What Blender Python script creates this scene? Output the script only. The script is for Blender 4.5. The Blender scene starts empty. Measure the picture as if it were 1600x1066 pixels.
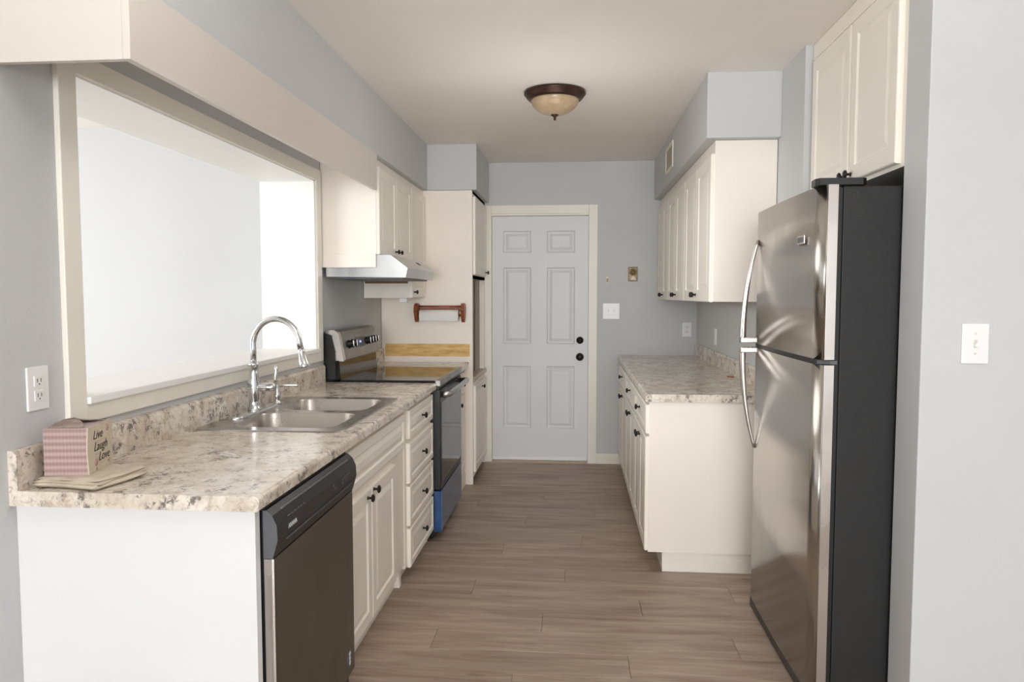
import bpy, bmesh, math, random
from mathutils import Vector, Matrix
random.seed(7)
C = bpy.context.scene
col = C.collection

# ------------------------------------------------------------------ camera
F_PX, YAW, PITCH, CAM_H = 1158.2, .0833, .0623, 1.4114
cam_d = bpy.data.cameras.new('camera'); cam = bpy.data.objects.new('camera', cam_d); col.objects.link(cam)
cam_d.sensor_width = 36; cam_d.lens = F_PX * 36 / 1600; cam_d.clip_start = .05
cam.location = (0, 0, CAM_H); cam.rotation_euler = (math.pi / 2 - PITCH, 0, YAW)
C.camera = cam
# ------------------------------------------------------------------ exposure, world, lights
C.view_settings.view_transform = 'Standard'; C.view_settings.look = 'None'
C.view_settings.gamma = 1; C.view_settings.use_curve_mapping = False
C.view_settings.exposure = 0.15
w = bpy.data.worlds.new('world'); C.world = w; w.use_nodes = True
w.node_tree.nodes['Background'].inputs[0].default_value = (.85, .93, 1, 1)
w.node_tree.nodes['Background'].inputs[1].default_value = .35

def area(name, loc, rot, sx, sy, power, color):
    d = bpy.data.lights.new(name, 'AREA'); d.shape = 'RECTANGLE'; d.size = sx; d.size_y = sy
    d.energy = power; d.color = color
    o = bpy.data.objects.new(name, d); o.location = loc; o.rotation_euler = rot; col.objects.link(o)
    return o
PI = math.pi
# daylight through the glass doors at the rear of the dining space (far behind the camera), pointing +Y
area('rear_window_daylight', (.1, -6.35, 1.35), (PI / 2, 0, 0), 2.9, 2.1, 325, (.96, .985, 1))
# added side light at an invented window opening, brightening the left wall, pointing -X
area('dining_side_fill', (3.22, -1.9, 1.30), (PI / 2, 0, PI / 2), 4.6, 2.2, 10, (.93, .975, 1))
# unseen fill lamp aimed up, added to imitate a flash bounced off the ceiling
area('bounce_fill', (0, 1.1, 2.0), (PI, 0, 0), .4, .4, 24, (.97, .985, 1))
# daylight in the room beyond the pass-through, from its side window and its glazed corner
area('side_room_daylight', (-4.6, 1.0, 2.0), (math.radians(70), 0, -math.radians(50)), 1.5, .8, 66, (.97, .985, 1))
area('side_room_side_daylight', (-4.72, 2.6, 1.45), (PI / 2, 0, -PI / 2), 2.6, 1.6, 36, (.97, .985, 1))
# soft unseen fill lamp added in mid-air to brighten the middle of the galley
_p = bpy.data.lights.new('galley_fill', 'POINT'); _p.energy = 7; _p.shadow_soft_size = .3; _p.color = (1, .975, .945)
_po = bpy.data.objects.new('galley_fill', _p); _po.location = (-.108, 3.6, 1.84); col.objects.link(_po)
C.cycles.diffuse_bounces = 8

# ------------------------------------------------------------------ materials
def new_mat(name):
    m = bpy.data.materials.new(name); m.use_nodes = True
    return m, m.node_tree.nodes, m.node_tree.links, m.node_tree.nodes['Principled BSDF']
def srgb(r, g, b):
    f = lambda c: (c / 255 / 12.92) if c / 255 <= .04045 else ((c / 255 + .055) / 1.055) ** 2.4
    return (f(r), f(g), f(b), 1)
def node(ns, t, **kw):
    n = ns.new(t)
    for k, v in kw.items():
        if k.startswith('i_'): n.inputs[k[2:].replace('_', ' ')].default_value = v
        else: setattr(n, k, v)
    return n
def coords(ns, ls, scale=(1, 1, 1), rnd=False):
    tc = ns.new('ShaderNodeTexCoord'); mp = ns.new('ShaderNodeMapping')
    mp.inputs['Scale'].default_value = scale
    ls.new(tc.outputs['Object'], mp.inputs['Vector'])
    return mp.outputs['Vector']
def ramp(ns, stops):
    r = ns.new('ShaderNodeValToRGB'); e = r.color_ramp.elements
    while len(e) < len(stops): e.new(.5)
    for i, (p, c) in enumerate(stops): e[i].position = p; e[i].color = c
    return r
def plain(name, rgb, rough=.5, metal=0, var=.04, scale=6, bump=0, bscale=120, spec=.5, coat=0):
    """a solid colour with faint noise variation and optional fine relief"""
    m, ns, ls, b = new_mat(name)
    base = srgb(*rgb)
    v = coords(ns, ls)
    n = node(ns, 'ShaderNodeTexNoise', i_Scale=scale, i_Detail=4.0); ls.new(v, n.inputs['Vector'])
    lo = tuple(c * (1 - var) for c in base[:3]) + (1,); hi = tuple(min(1, c * (1 + var)) for c in base[:3]) + (1,)
    r = ramp(ns, [(.3, lo), (.7, hi)]); ls.new(n.outputs['Fac'], r.inputs['Fac'])
    ls.new(r.outputs['Color'], b.inputs['Base Color'])
    b.inputs['Roughness'].default_value = rough; b.inputs['Metallic'].default_value = metal
    b.inputs['Specular IOR Level'].default_value = spec
    b.inputs['Coat Weight'].default_value = coat; b.inputs['Coat Roughness'].default_value = .08
    if bump:
        n2 = node(ns, 'ShaderNodeTexNoise', i_Scale=bscale, i_Detail=2.0); ls.new(v, n2.inputs['Vector'])
        bp = node(ns, 'ShaderNodeBump', i_Strength=bump, i_Distance=.002); ls.new(n2.outputs['Fac'], bp.inputs['Height'])
        ls.new(bp.outputs['Normal'], b.inputs['Normal'])
    return m
def steel(name, rgb, rough=.28, axis=2, aniso=.0, smudge=.5):
    """brushed steel: fine streaks along one axis and hand smudges in the gloss"""
    m, ns, ls, b = new_mat(name)
    sc = [260, 260, 260]; sc[axis] = 3
    v = coords(ns, ls, tuple(sc)); v2 = coords(ns, ls, (3, 3, 1.4))
    n = node(ns, 'ShaderNodeTexNoise', i_Scale=1.0, i_Detail=3.0); ls.new(v, n.inputs['Vector'])
    n2 = node(ns, 'ShaderNodeTexNoise', i_Scale=2.0, i_Detail=5.0); ls.new(v2, n2.inputs['Vector'])
    base = srgb(*rgb)
    r = ramp(ns, [(.25, tuple(c * .9 for c in base[:3]) + (1,)), (.75, base)]); ls.new(n2.outputs['Fac'], r.inputs['Fac'])
    ls.new(r.outputs['Color'], b.inputs['Base Color'])
    mr = node(ns, 'ShaderNodeMapRange'); mr.inputs['To Min'].default_value = rough * (1 - .35 * smudge); mr.inputs['To Max'].default_value = rough * (1 + .6 * smudge)
    mr.inputs['From Min'].default_value = .3; mr.inputs['From Max'].default_value = .7
    ls.new(n2.outputs['Fac'], mr.inputs['Value']); ls.new(mr.outputs['Result'], b.inputs['Roughness'])
    b.inputs['Metallic'].default_value = 1
    bp = node(ns, 'ShaderNodeBump', i_Strength=.05, i_Distance=.001); ls.new(n.outputs['Fac'], bp.inputs['Height'])
    ls.new(bp.outputs['Normal'], b.inputs['Normal'])
    return m

M = {}
M['wall'] = plain('wall_paint', (200, 202, 203), .62, bump=.25, bscale=90, var=.02, scale=2)
M['wall_far'] = plain('side_room_paint', (202, 203, 204), .7, bump=.2, bscale=90, var=.015, scale=2)
M['ceil'] = plain('ceiling_paint', (240, 235, 230), .8, bump=.5, bscale=60, var=.02, scale=2)
M['trim'] = plain('trim_paint', (236, 232, 222), .38, var=.02, scale=5)
M['jamb'] = plain('jamb_paint', (240, 240, 238), .4, var=.015, scale=5)
M['cab'] = plain('cabinet_paint', (243, 238, 228), .36, var=.02, scale=4)
M['cab_white'] = plain('end_panel_paint', (228, 229, 230), .42, var=.015, scale=3)
M['cab_pink'] = plain('side_panel_paint', (243, 235, 226), .42, var=.02, scale=3)
M['val'] = plain('valance_paint', (218, 211, 203), .45, var=.015, scale=3)
M['door'] = plain('door_paint', (221, 222, 225), .42, bump=.1, bscale=40, var=.02, scale=3)
M['plastic'] = plain('white_plastic', (238, 238, 238), .3, var=.01)
M['plastic_off'] = plain('almond_plastic', (214, 206, 190), .35, var=.02)
M['slot'] = plain('slot_dark', (96, 90, 80), .6)
M['black'] = plain('black_plastic', (24, 24, 26), .34, var=.08, bump=.05)
M['grey_plastic'] = plain('grey_plastic', (92, 93, 97), .45, var=.05)
M['fridge_side'] = plain('textured_black_steel', (16, 16, 17), .42, var=.25, scale=40, bump=.8, bscale=420)
M['gasket'] = plain('black_gasket', (14, 14, 15), .5)
M['knob'] = plain('oil_rubbed_knob', (38, 32, 29), .35, .5, var=.1)
M['bronze'] = plain('bronze', (66, 46, 38), .35, .6, var=.15, scale=12)
M['brass'] = plain('antique_brass', (132, 114, 82), .45, .6, var=.3, scale=40)
M['chrome'] = plain('chrome', (225, 226, 228), .08, 1, var=.02)
M['steel'] = steel('brushed_steel_fridge', (196, 192, 186), .20, smudge=.55)
M['steel_range'] = steel('brushed_steel_range', (150, 148, 144), .32, axis=1)
M['steel_edge'] = steel('brushed_steel_door_edge', (212, 206, 202), .28)
M['steel_dw'] = steel('brushed_steel_dishwasher', (128, 124, 116), .36)
M['steel_sink'] = steel('brushed_steel_sink', (190, 184, 178), .26, axis=1)
M['steel_hood'] = steel('brushed_steel_hood', (205, 205, 205), .3, axis=1)
M['glass_black'] = plain('black_ceramic_glass', (14, 13, 13), .06, var=.05, spec=.42)
M['film'] = plain('blue_protective_film', (38, 78, 128), .22, var=.12, scale=8, coat=.5)
M['film_edge'] = plain('blue_film_edge', (60, 132, 200), .3, var=.1)
M['red_wood'] = plain('stained_wood', (140, 74, 42), .4, var=.35, scale=30)
M['brown_edge'] = plain('bare_brown_edge', (126, 92, 70), .7, var=.2, scale=30)
M['paper'] = plain('paper_towel', (236, 234, 232), .9, var=.01, bump=.5, bscale=160)
M['niche'] = plain('niche_board', (166, 150, 140), .6, var=.08)
M['ledge'] = plain('ledge_laminate', (188, 172, 154), .35, var=.14, scale=60)
M['cloth'] = plain('beige_towel', (208, 196, 178), .95, var=.08, scale=30, bump=1, bscale=500)
M['cream_sheet'] = plain('box_lid_card', (150, 132, 122), .5, var=.3, scale=40)
M['card'] = plain('kraft_card', (200, 188, 168), .7, var=.06, scale=40)
M['ink'] = plain('black_ink', (40, 34, 32), .7)
M['silver_ink'] = plain('silver_print', (205, 208, 212), .4)
M['dim_ink'] = plain('dim_print', (96, 97, 102), .4)
M['stamp'] = plain('pink_stamp_ink', (188, 156, 146), .7, var=.1, scale=60)
M['side_floor'] = plain('pale_bounce_floor', (226, 220, 210), .4, var=.03)
M['subfloor'] = plain('floor_gap', (60, 48, 42), .8)
M['led'] = new_mat('clock_display')[0]
_b = M['led'].node_tree.nodes['Principled BSDF']; _b.inputs['Emission Color'].default_value = (.25, .3, 1, 1); _b.inputs['Emission Strength'].default_value = 1.6

def granite(name, stretch=(1, 1, 1)):
    m, ns, ls, b = new_mat(name)
    v = coords(ns, ls, stretch)
    big = node(ns, 'ShaderNodeTexNoise', i_Scale=9.0, i_Detail=6.0, i_Roughness=.65); ls.new(v, big.inputs['Vector'])
    mid = node(ns, 'ShaderNodeTexNoise', i_Scale=42.0, i_Detail=8.0, i_Roughness=.72, i_Distortion=.7); ls.new(v, mid.inputs['Vector'])
    fine = node(ns, 'ShaderNodeTexNoise', i_Scale=95.0, i_Detail=6.0, i_Roughness=.7); ls.new(v, fine.inputs['Vector'])
    base = ramp(ns, [(.30, srgb(190, 176, 158)), (.45, srgb(214, 203, 188)), (.60, srgb(234, 227, 216)), (.75, srgb(206, 195, 180))])
    ls.new(big.outputs['Fac'], base.inputs['Fac'])
    tan = ramp(ns, [(.50, (0, 0, 0, 1)), (.60, (.55, .55, .55, 1)), (.70, (.9, .9, .9, 1))]); ls.new(mid.outputs['Fac'], tan.inputs['Fac'])
    mx = node(ns, 'ShaderNodeMix', data_type='RGBA'); mx.inputs['B'].default_value = srgb(166, 148, 132)
    ls.new(tan.outputs['Color'], mx.inputs['Factor']); ls.new(base.outputs['Color'], mx.inputs['A'])
    sp_n = node(ns, 'ShaderNodeTexNoise', i_Scale=80.0, i_Detail=7.0, i_Roughness=.75, i_Distortion=.9); ls.new(v, sp_n.inputs['Vector'])
    clu = node(ns, 'ShaderNodeTexNoise', i_Scale=20.0, i_Detail=3.0); ls.new(v, clu.inputs['Vector'])
    mul = node(ns, 'ShaderNodeMath', operation='MULTIPLY'); ls.new(sp_n.outputs['Fac'], mul.inputs[0]); ls.new(clu.outputs['Fac'], mul.inputs[1])
    dk = ramp(ns, [(.295, (0, 0, 0, 1)), (.36, (.9, .9, .9, 1))]); ls.new(mul.outputs[0], dk.inputs['Fac'])
    mx2 = node(ns, 'ShaderNodeMix', data_type='RGBA'); mx2.inputs['B'].default_value = srgb(108, 100, 97)
    ls.new(dk.outputs['Color'], mx2.inputs['Factor']); ls.new(mx.outputs['Result'], mx2.inputs['A'])
    ls.new(mx2.outputs['Result'], b.inputs['Base Color'])
    b.inputs['Roughness'].default_value = .17; b.inputs['Specular IOR Level'].default_value = .5
    bp = node(ns, 'ShaderNodeBump', i_Strength=.06, i_Distance=.001); ls.new(fine.outputs['Fac'], bp.inputs['Height']); ls.new(bp.outputs['Normal'], b.inputs['Normal'])
    return m
M['granite'] = granite('granite_laminate')

def wood_floor():
    m, ns, ls, b = new_mat('vinyl_plank_oak')
    tc = ns.new('ShaderNodeTexCoord'); oi = ns.new('ShaderNodeObjectInfo')
    cmb = ns.new('ShaderNodeCombineXYZ')
    a1 = node(ns, 'ShaderNodeMath', operation='MULTIPLY'); a1.inputs[1].default_value = 37.0; ls.new(oi.outputs['Random'], a1.inputs[0])
    for k in (0, 1, 2): ls.new(a1.outputs[0], cmb.inputs[k])
    add = node(ns, 'ShaderNodeVectorMath', operation='ADD'); ls.new(tc.outputs['Object'], add.inputs[0]); ls.new(cmb.outputs[0], add.inputs[1])
    mp = ns.new('ShaderNodeMapping'); mp.inputs['Scale'].default_value = (1.1, 9, 1); ls.new(add.outputs[0], mp.inputs['Vector'])
    n1 = node(ns, 'ShaderNodeTexNoise', i_Scale=1.6, i_Detail=7.0, i_Roughness=.6, i_Distortion=.6); ls.new(mp.outputs[0], n1.inputs['Vector'])
    mp2 = ns.new('ShaderNodeMapping'); mp2.inputs['Scale'].default_value = (4, 90, 1); ls.new(add.outputs[0], mp2.inputs['Vector'])
    n2 = node(ns, 'ShaderNodeTexNoise', i_Scale=1.5, i_Detail=5.0, i_Roughness=.65); ls.new(mp2.outputs[0], n2.inputs['Vector'])
    r1 = ramp(ns, [(.28, srgb(138, 118, 103)), (.45, srgb(163, 145, 130)), (.6, srgb(178, 161, 147)), (.75, srgb(192, 177, 163))]); ls.new(n1.outputs['Fac'], r1.inputs['Fac'])
    r2 = ramp(ns, [(.3, (.72, .70, .69, 1)), (.62, (1.0, 1.0, 1.0, 1))]); ls.new(n2.outputs['Fac'], r2.inputs['Fac'])
    mx = node(ns, 'ShaderNodeMix', data_type='RGBA', blend_type='MULTIPLY'); mx.inputs['Factor'].default_value = .75
    ls.new(r1.outputs['Color'], mx.inputs['A']); ls.new(r2.outputs['Color'], mx.inputs['B'])
    mr = node(ns, 'ShaderNodeMapRange'); mr.inputs['To Min'].default_value = .94; mr.inputs['To Max'].default_value = 1.05; ls.new(oi.outputs['Random'], mr.inputs['Value'])
    # sparse knots
    mp3 = ns.new('ShaderNodeMapping'); mp3.inputs['Scale'].default_value = (1.6, 5, 1); ls.new(add.outputs[0], mp3.inputs['Vector'])
    vo = node(ns, 'ShaderNodeTexVoronoi', i_Scale=1.3); ls.new(mp3.outputs[0], vo.inputs['Vector'])
    rk = ramp(ns, [(.02, (.55, .5, .47, 1)), (.10, (1, 1, 1, 1))]); ls.new(vo.outputs['Distance'], rk.inputs['Fac'])
    mk = node(ns, 'ShaderNodeMix', data_type='RGBA', blend_type='MULTIPLY'); mk.inputs['Factor'].default_value = .8
    ls.new(mx.outputs['Result'], mk.inputs['A']); ls.new(rk.outputs['Color'], mk.inputs['B'])
    vm = node(ns, 'ShaderNodeVectorMath', operation='SCALE'); ls.new(mk.outputs['Result'], vm.inputs[0]); ls.new(mr.outputs['Result'], vm.inputs['Scale'])
    ls.new(vm.outputs[0], b.inputs['Base Color'])
    b.inputs['Roughness'].default_value = .42; b.inputs['Specular IOR Level'].default_value = .4
    bp = node(ns, 'ShaderNodeBump', i_Strength=.12, i_Distance=.001); ls.new(n2.outputs['Fac'], bp.inputs['Height']); ls.new(bp.outputs['Normal'], b.inputs['Normal'])
    return m
M['floor'] = wood_floor()

def bare_wood():
    m, ns, ls, b = new_mat('bare_plywood')
    v = coords(ns, ls, (6, 1, 30)); n = node(ns, 'ShaderNodeTexNoise', i_Scale=1.5, i_Detail=6.0, i_Distortion=.4); ls.new(v, n.inputs['Vector'])
    r = ramp(ns, [(.3, srgb(196, 152, 88)), (.5, srgb(222, 184, 116)), (.7, srgb(232, 202, 142))]); ls.new(n.outputs['Fac'], r.inputs['Fac'])
    ls.new(r.outputs['Color'], b.inputs['Base Color']); b.inputs['Roughness'].default_value = .6
    return m
M['bare'] = bare_wood()

def box_weave():
    """rose printed card with a woven block pattern"""
    m, ns, ls, b = new_mat('rose_woven_print')
    v = coords(ns, ls, (1, 1, 1)); sp = ns.new('ShaderNodeSeparateXYZ'); ls.new(v, sp.inputs[0])
    def sine(src, f):
        a = node(ns, 'ShaderNodeMath', operation='MULTIPLY'); a.inputs[1].default_value = f; ls.new(src, a.inputs[0])
        s = node(ns, 'ShaderNodeMath', operation='SINE'); ls.new(a.outputs[0], s.inputs[0]); return s.outputs[0]
    ax = node(ns, 'ShaderNodeMath', operation='ADD'); ls.new(sp.outputs['X'], ax.inputs[0]); ls.new(sp.outputs['Y'], ax.inputs[1])
    a = sine(ax.outputs[0], 2 * PI / .010); c = sine(sp.outputs['Z'], 2 * PI / .0175)
    m1 = node(ns, 'ShaderNodeMath', operation='MULTIPLY'); m1.inputs[1].default_value = .16; ls.new(a, m1.inputs[0])
    m2 = node(ns, 'ShaderNodeMath', operation='MULTIPLY_ADD'); m2.inputs[1].default_value = .5; ls.new(c, m2.inputs[0]); ls.new(m1.outputs[0], m2.inputs[2])
    mr = node(ns, 'ShaderNodeMapRange'); mr.inputs['From Min'].default_value = -.75; mr.inputs['From Max'].default_value = .75; ls.new(m2.outputs[0], mr.inputs['Value'])
    r = ramp(ns, [(0, srgb(150, 120, 117)), (.5, srgb(172, 147, 144)), (1, srgb(192, 170, 167))]); ls.new(mr.outputs['Result'], r.inputs['Fac'])
    ls.new(r.outputs['Color'], b.inputs['Base Color']); b.inputs['Roughness'].default_value = .3
    return m
M['weave'] = box_weave()

def alabaster():
    m, ns, ls, b = new_mat('amber_alabaster_glass')
    v = coords(ns, ls); n = node(ns, 'ShaderNodeTexNoise', i_Scale=7.0, i_Detail=4.0, i_Distortion=.8); ls.new(v, n.inputs['Vector'])
    r = ramp(ns, [(.3, srgb(170, 146, 116)), (.7, srgb(194, 174, 146))]); ls.new(n.outputs['Fac'], r.inputs['Fac'])
    ls.new(r.outputs['Color'], b.inputs['Base Color']); b.inputs['Roughness'].default_value = .22
    b.inputs['Subsurface Weight'].default_value = .3; b.inputs['Subsurface Radius'].default_value = (.03, .02, .01)
    return m
M['amber'] = alabaster()

# ------------------------------------------------------------------ mesh helpers
class MB:
    def __init__(s): s.v = []; s.f = []; s.sm = []
    def _add(s, vs, fs, smooth=False):
        k = len(s.v); s.v += [Vector(p) for p in vs]; s.f += [[i + k for i in f] for f in fs]; s.sm += [smooth] * len(fs)
        return s
    def box(s, x0, x1, y0, y1, z0, z1, bev=0.0):
        x0, x1 = min(x0, x1), max(x0, x1); y0, y1 = min(y0, y1), max(y0, y1); z0, z1 = min(z0, z1), max(z0, z1)
        bm = bmesh.new()
        bmesh.ops.create_cube(bm, size=1)
        for v in bm.verts: v.co = Vector(((x0 + x1) / 2 + v.co.x * (x1 - x0), (y0 + y1) / 2 + v.co.y * (y1 - y0), (z0 + z1) / 2 + v.co.z * (z1 - z0)))
        bev = min(bev, .45 * min(x1 - x0, y1 - y0, z1 - z0))
        if bev > 0: bmesh.ops.bevel(bm, geom=bm.edges[:], offset=bev, segments=2, affect='EDGES', profile=.6)
        bm.verts.index_update(); s._add([v.co.copy() for v in bm.verts], [[v.index for v in f.verts] for f in bm.faces], False); bm.free()
        return s
    def prism(s, pts, axis, a0, a1, smooth=False):
        """pts: closed 2D profile; extruded along axis from a0 to a1 (axis 1: pts are (x,z); 0: (y,z); 2: (x,y))"""
        n = len(pts)
        def mk(p, a): return {0: (a, p[0], p[1]), 1: (p[0], a, p[1]), 2: (p[0], p[1], a)}[axis]
        vs = [mk(p, a0) for p in pts] + [mk(p, a1) for p in pts]
        k = len(s.v); s.v += [Vector(p) for p in vs]
        for i in range(n):
            j = (i + 1) % n; s.f.append([k + i, k + j, k + n + j, k + n + i]); s.sm.append(smooth)
        s.f.append([k + i for i in range(n)]); s.sm.append(False)
        s.f.append([k + n + i for i in reversed(range(n))]); s.sm.append(False)
        return s
    def tube(s, path, rad, seg=16, cap=True):
        path = [Vector(p) for p in path]; n = len(path)
        if not isinstance(rad, (list, tuple)): rad = [rad] * n
        T = [(path[min(i + 1, n - 1)] - path[max(i - 1, 0)]).normalized() for i in range(n)]
        u = T[0].orthogonal().normalized(); k = len(s.v)
        for i in range(n):
            u = (u - T[i] * u.dot(T[i])).normalized(); w_ = T[i].cross(u)
            for j in range(seg):
                a = 2 * PI * j / seg; s.v.append(path[i] + (u * math.cos(a) + w_ * math.sin(a)) * rad[i])
        for i in range(n - 1):
            for j in range(seg):
                q = (j + 1) % seg
                s.f.append([k + i * seg + j, k + i * seg + q, k + (i + 1) * seg + q, k + (i + 1) * seg + j]); s.sm.append(True)
        if cap:
            s.f.append([k + j for j in reversed(range(seg))]); s.sm.append(False)
            s.f.append([k + (n - 1) * seg + j for j in range(seg)]); s.sm.append(False)
        return s
    def lathe(s, prof, origin=(0, 0, 0), axis=(0, 0, 1), seg=24):
        """prof: (radius, height along axis)"""
        ax = Vector(axis).normalized(); o = Vector(origin)
        path = [o + ax * h for r, h in prof]; u = ax.orthogonal().normalized(); w_ = ax.cross(u); k = len(s.v); n = len(prof)
        for i, (r, h) in enumerate(prof):
            for j in range(seg):
                a = 2 * PI * j / seg; s.v.append(path[i] + (u * math.cos(a) + w_ * math.sin(a)) * max(r, 1e-4))
        for i in range(n - 1):
            for j in range(seg):
                q = (j + 1) % seg
                s.f.append([k + i * seg + j, k + i * seg + q, k + (i + 1) * seg + q, k + (i + 1) * seg + j]); s.sm.append(True)
        s.f.append([k + j for j in reversed(range(seg))]); s.sm.append(False)
        s.f.append([k + (n - 1) * seg + j for j in range(seg)]); s.sm.append(False)
        return s
    def grid(s, rows, smooth=True, close=False):
        k = len(s.v); m = len(rows[0])
        for r in rows: s.v += [Vector(p) for p in r]
        for i in range(len(rows) - 1):
            for j in range(m if close else m - 1):
                q = (j + 1) % m
                s.f.append([k + i * m + j, k + i * m + q, k + (i + 1) * m + q, k + (i + 1) * m + j]); s.sm.append(smooth)
        return s
    def xf(s, mat):
        s.v = [mat @ p for p in s.v]; return s
    def build(s, name, mat, parent=None, at=None, rot=None):
        """one mesh object; its origin sits at `at` (world); vertices are world coordinates unless parent is rotated"""
        me = bpy.data.meshes.new(name)
        if at is None:
            xs = [p.x for p in s.v]; ys = [p.y for p in s.v]; zs = [p.z for p in s.v]
            at = Vector(((min(xs) + max(xs)) / 2, (min(ys) + max(ys)) / 2, min(zs)))
        at = Vector(at)
        me.from_pydata([tuple(p - at) for p in s.v], [], s.f)
        me.polygons.foreach_set('use_smooth', s.sm)
        bm = bmesh.new(); bm.from_mesh(me); bmesh.ops.recalc_face_normals(bm, faces=bm.faces); bm.to_mesh(me); bm.free()
        me.materials.append(mat); me.update()
        o = bpy.data.objects.new(name, me); col.objects.link(o); o.location = at
        if parent is not None:
            o.parent = parent
            wp = parent
            off = Vector((0, 0, 0))
            while wp is not None: off += wp.location; wp = wp.parent
            o.location = at - off
        return o
def empty(name, loc=(0, 0, 0)):
    o = bpy.data.objects.new(name, None); o.empty_display_size = .1; o.location = loc; col.objects.link(o); return o
def tag(o, label=None, cat=None, group=None, kind=None):
    if label: o['label'] = label
    if cat: o['category'] = cat
    if group: o['group'] = group
    if kind: o['kind'] = kind
    return o
def text(name, s, size, mat, parent, origin, right, up, shear=0, ext=.0004, bold=0):
    """flat lettering standing at origin, reading along `right`, with `up` as its up direction (converted to a mesh)"""
    cu = bpy.data.curves.new(name, 'FONT'); cu.body = s; cu.size = size; cu.extrude = ext; cu.shear = shear; cu.offset = bold
    cu.resolution_u = 3
    t = bpy.data.objects.new(name, cu); col.objects.link(t)
    dg = bpy.context.evaluated_depsgraph_get(); me = bpy.data.meshes.new_from_object(t.evaluated_get(dg))
    bpy.data.objects.remove(t)
    r = Vector(right).normalized(); u = Vector(up).normalized(); n = r.cross(u)
    mt = Matrix((r, u, n)).transposed().to_4x4()
    me.transform(mt); me.materials.clear(); me.materials.append(mat)
    o = bpy.data.objects.new(name, me); col.objects.link(o)
    off = Vector((0, 0, 0)); wp = parent
    while wp is not None: off += wp.location; wp = wp.parent
    o.parent = parent; o.location = Vector(origin) - off
    return o
def slab_panel(o, u, v, n, w, h, t=.019, inset=.05, groove=.007, step=.012, rise=.022):
    """a cabinet front in one piece: rim, routed groove and raised field. o = lower corner on the back plane"""
    o, u, v, n = map(Vector, (o, u, v, n)); mb = MB()
    lim = min(w, h) / 2 - .006
    k = min(1, lim / (inset + step + rise + .008))
    rings = [(0, 0), (0, t - .005), (.002, t - .002), (.006, t), (inset * k, t), ((inset + .006) * k, t - groove),
             ((inset + .006 + step * .4) * k, t - groove), ((inset + step + rise) * k, t - .001)]
    rows = []
    for i, d in rings:
        rows.append([o + u * i + v * i + n * d, o + u * (w - i) + v * i + n * d, o + u * (w - i) + v * (h - i) + n * d, o + u * i + v * (h - i) + n * d])
    mb.grid(rows, smooth=False, close=True)
    kk = len(mb.v) - 4; mb.f.append([kk, kk + 1, kk + 2, kk + 3]); mb.sm.append(False)
    mb.f.append([3, 2, 1, 0]); mb.sm.append(False)
    return mb
def knob(parent, p, n, size=.016, label=None):
    k = MB().lathe([(.007, 0), (.0075, .002), (.0045, .005), (.0045, .014), (size * .8, .017), (size, .020), (size * .97, .024), (size * .6, .028), (.001, .029)], p, n, 16)
    return k.build('knob', M['knob'], parent, at=p)

# ------------------------------------------------------------------ the setting
XL, XR, YB, H, WT = -1.425, 1.005, 6.18, 2.50, .29
# floor: a base slab and one object per plank, running across the kitchen
fl = MB().box(-5.0, 3.4, -6.6, YB + .1, -.12, -.006).build('floor', M['subfloor'], at=(0, 0, 0)); tag(fl, kind='structure')
def plank_mesh(L, W=.180, T=.006):
    mb = MB(); b_ = .0012
    x0, x1, y0, y1 = 0, L, 0, W
    rows = [[(x0, y0, 0), (x1, y0, 0), (x1, y1, 0), (x0, y1, 0)], [(x0, y0, T - b_), (x1, y0, T - b_), (x1, y1, T - b_), (x0, y1, T - b_)],
            [(x0 + b_, y0 + b_, T), (x1 - b_, y0 + b_, T), (x1 - b_, y1 - b_, T), (x0 + b_, y1 - b_, T)]]
    mb.grid(rows, smooth=False, close=True); mb.f.append([8, 9, 10, 11]); mb.sm.append(False)
    me = bpy.data.meshes.new('plank'); me.from_pydata([tuple(p) for p in mb.v], [], mb.f); me.materials.append(M['floor']); me.update(); return me
PM = {}
row = 0; y = 3.03 - .18 * 53
while y < YB - .02:
    x = -1.42 - random.uniform(0, .0); off = (row * .437 + .09) % 1.22
    edges = [-1.42]; e = -1.42 + off
    xend = 1.9 if y + .18 > 2.35 else 3.15
    while e < xend - .1:
        if e - edges[-1] > .12: edges.append(e)
        e += 1.22
    edges.append(xend)
    for a, b_ in zip(edges[:-1], edges[1:]):
        L = round(b_ - a - .0006, 3); W = min(.1796, YB - y)
        if (L, round(W, 3)) not in PM: PM[(L, round(W, 3))] = plank_mesh(L, W)
        o = bpy.data.objects.new('plank', PM[(L, round(W, 3))]); col.objects.link(o); o.parent = fl; o.location = (a, y, -.006)
    y += .18; row += 1
tag(MB().box(-4.85, XL - WT, .02, 4.68, -.006, .004).build('floor_side_room', M['side_floor']), kind='structure')  # unseen floor, added pale to bounce light through the pass-through onto the ceiling
ce = MB().box(-5.0, 3.4, -6.6, YB + .1, H, H + .1).build('ceiling', M['ceil']); tag(ce, kind='structure')
# left wall with the pass-through opening cut into it (thick wall)
OY0, OY1, OZ0, OZ1, WT = 2.03, 4.00, 1.115, 2.038, .29
wl = MB()
wl.box(XL - WT, XL, -6.6, OY0, 0, H).box(XL - WT, XL, OY1, YB + .1, 0, H).box(XL - WT, XL, OY0, OY1, 0, OZ0 - .02).box(XL - WT, XL, OY0, OY1, OZ1 + .02, H)
tag(wl.build('wall_left', M['wall']), kind='structure')
# back wall with the door opening
DX0, DX1, DZ = -.684, .117, 2.062
wb = MB().box(XL, DX0 - .03, YB, YB + .12, 0, H).box(DX1 + .03, 1.9, YB, YB + .12, 0, H).box(DX0 - .03, DX1 + .03, YB, YB + .12, DZ + .03, H)
tag(wb.build('wall_back', M['wall']), kind='structure')
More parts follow.
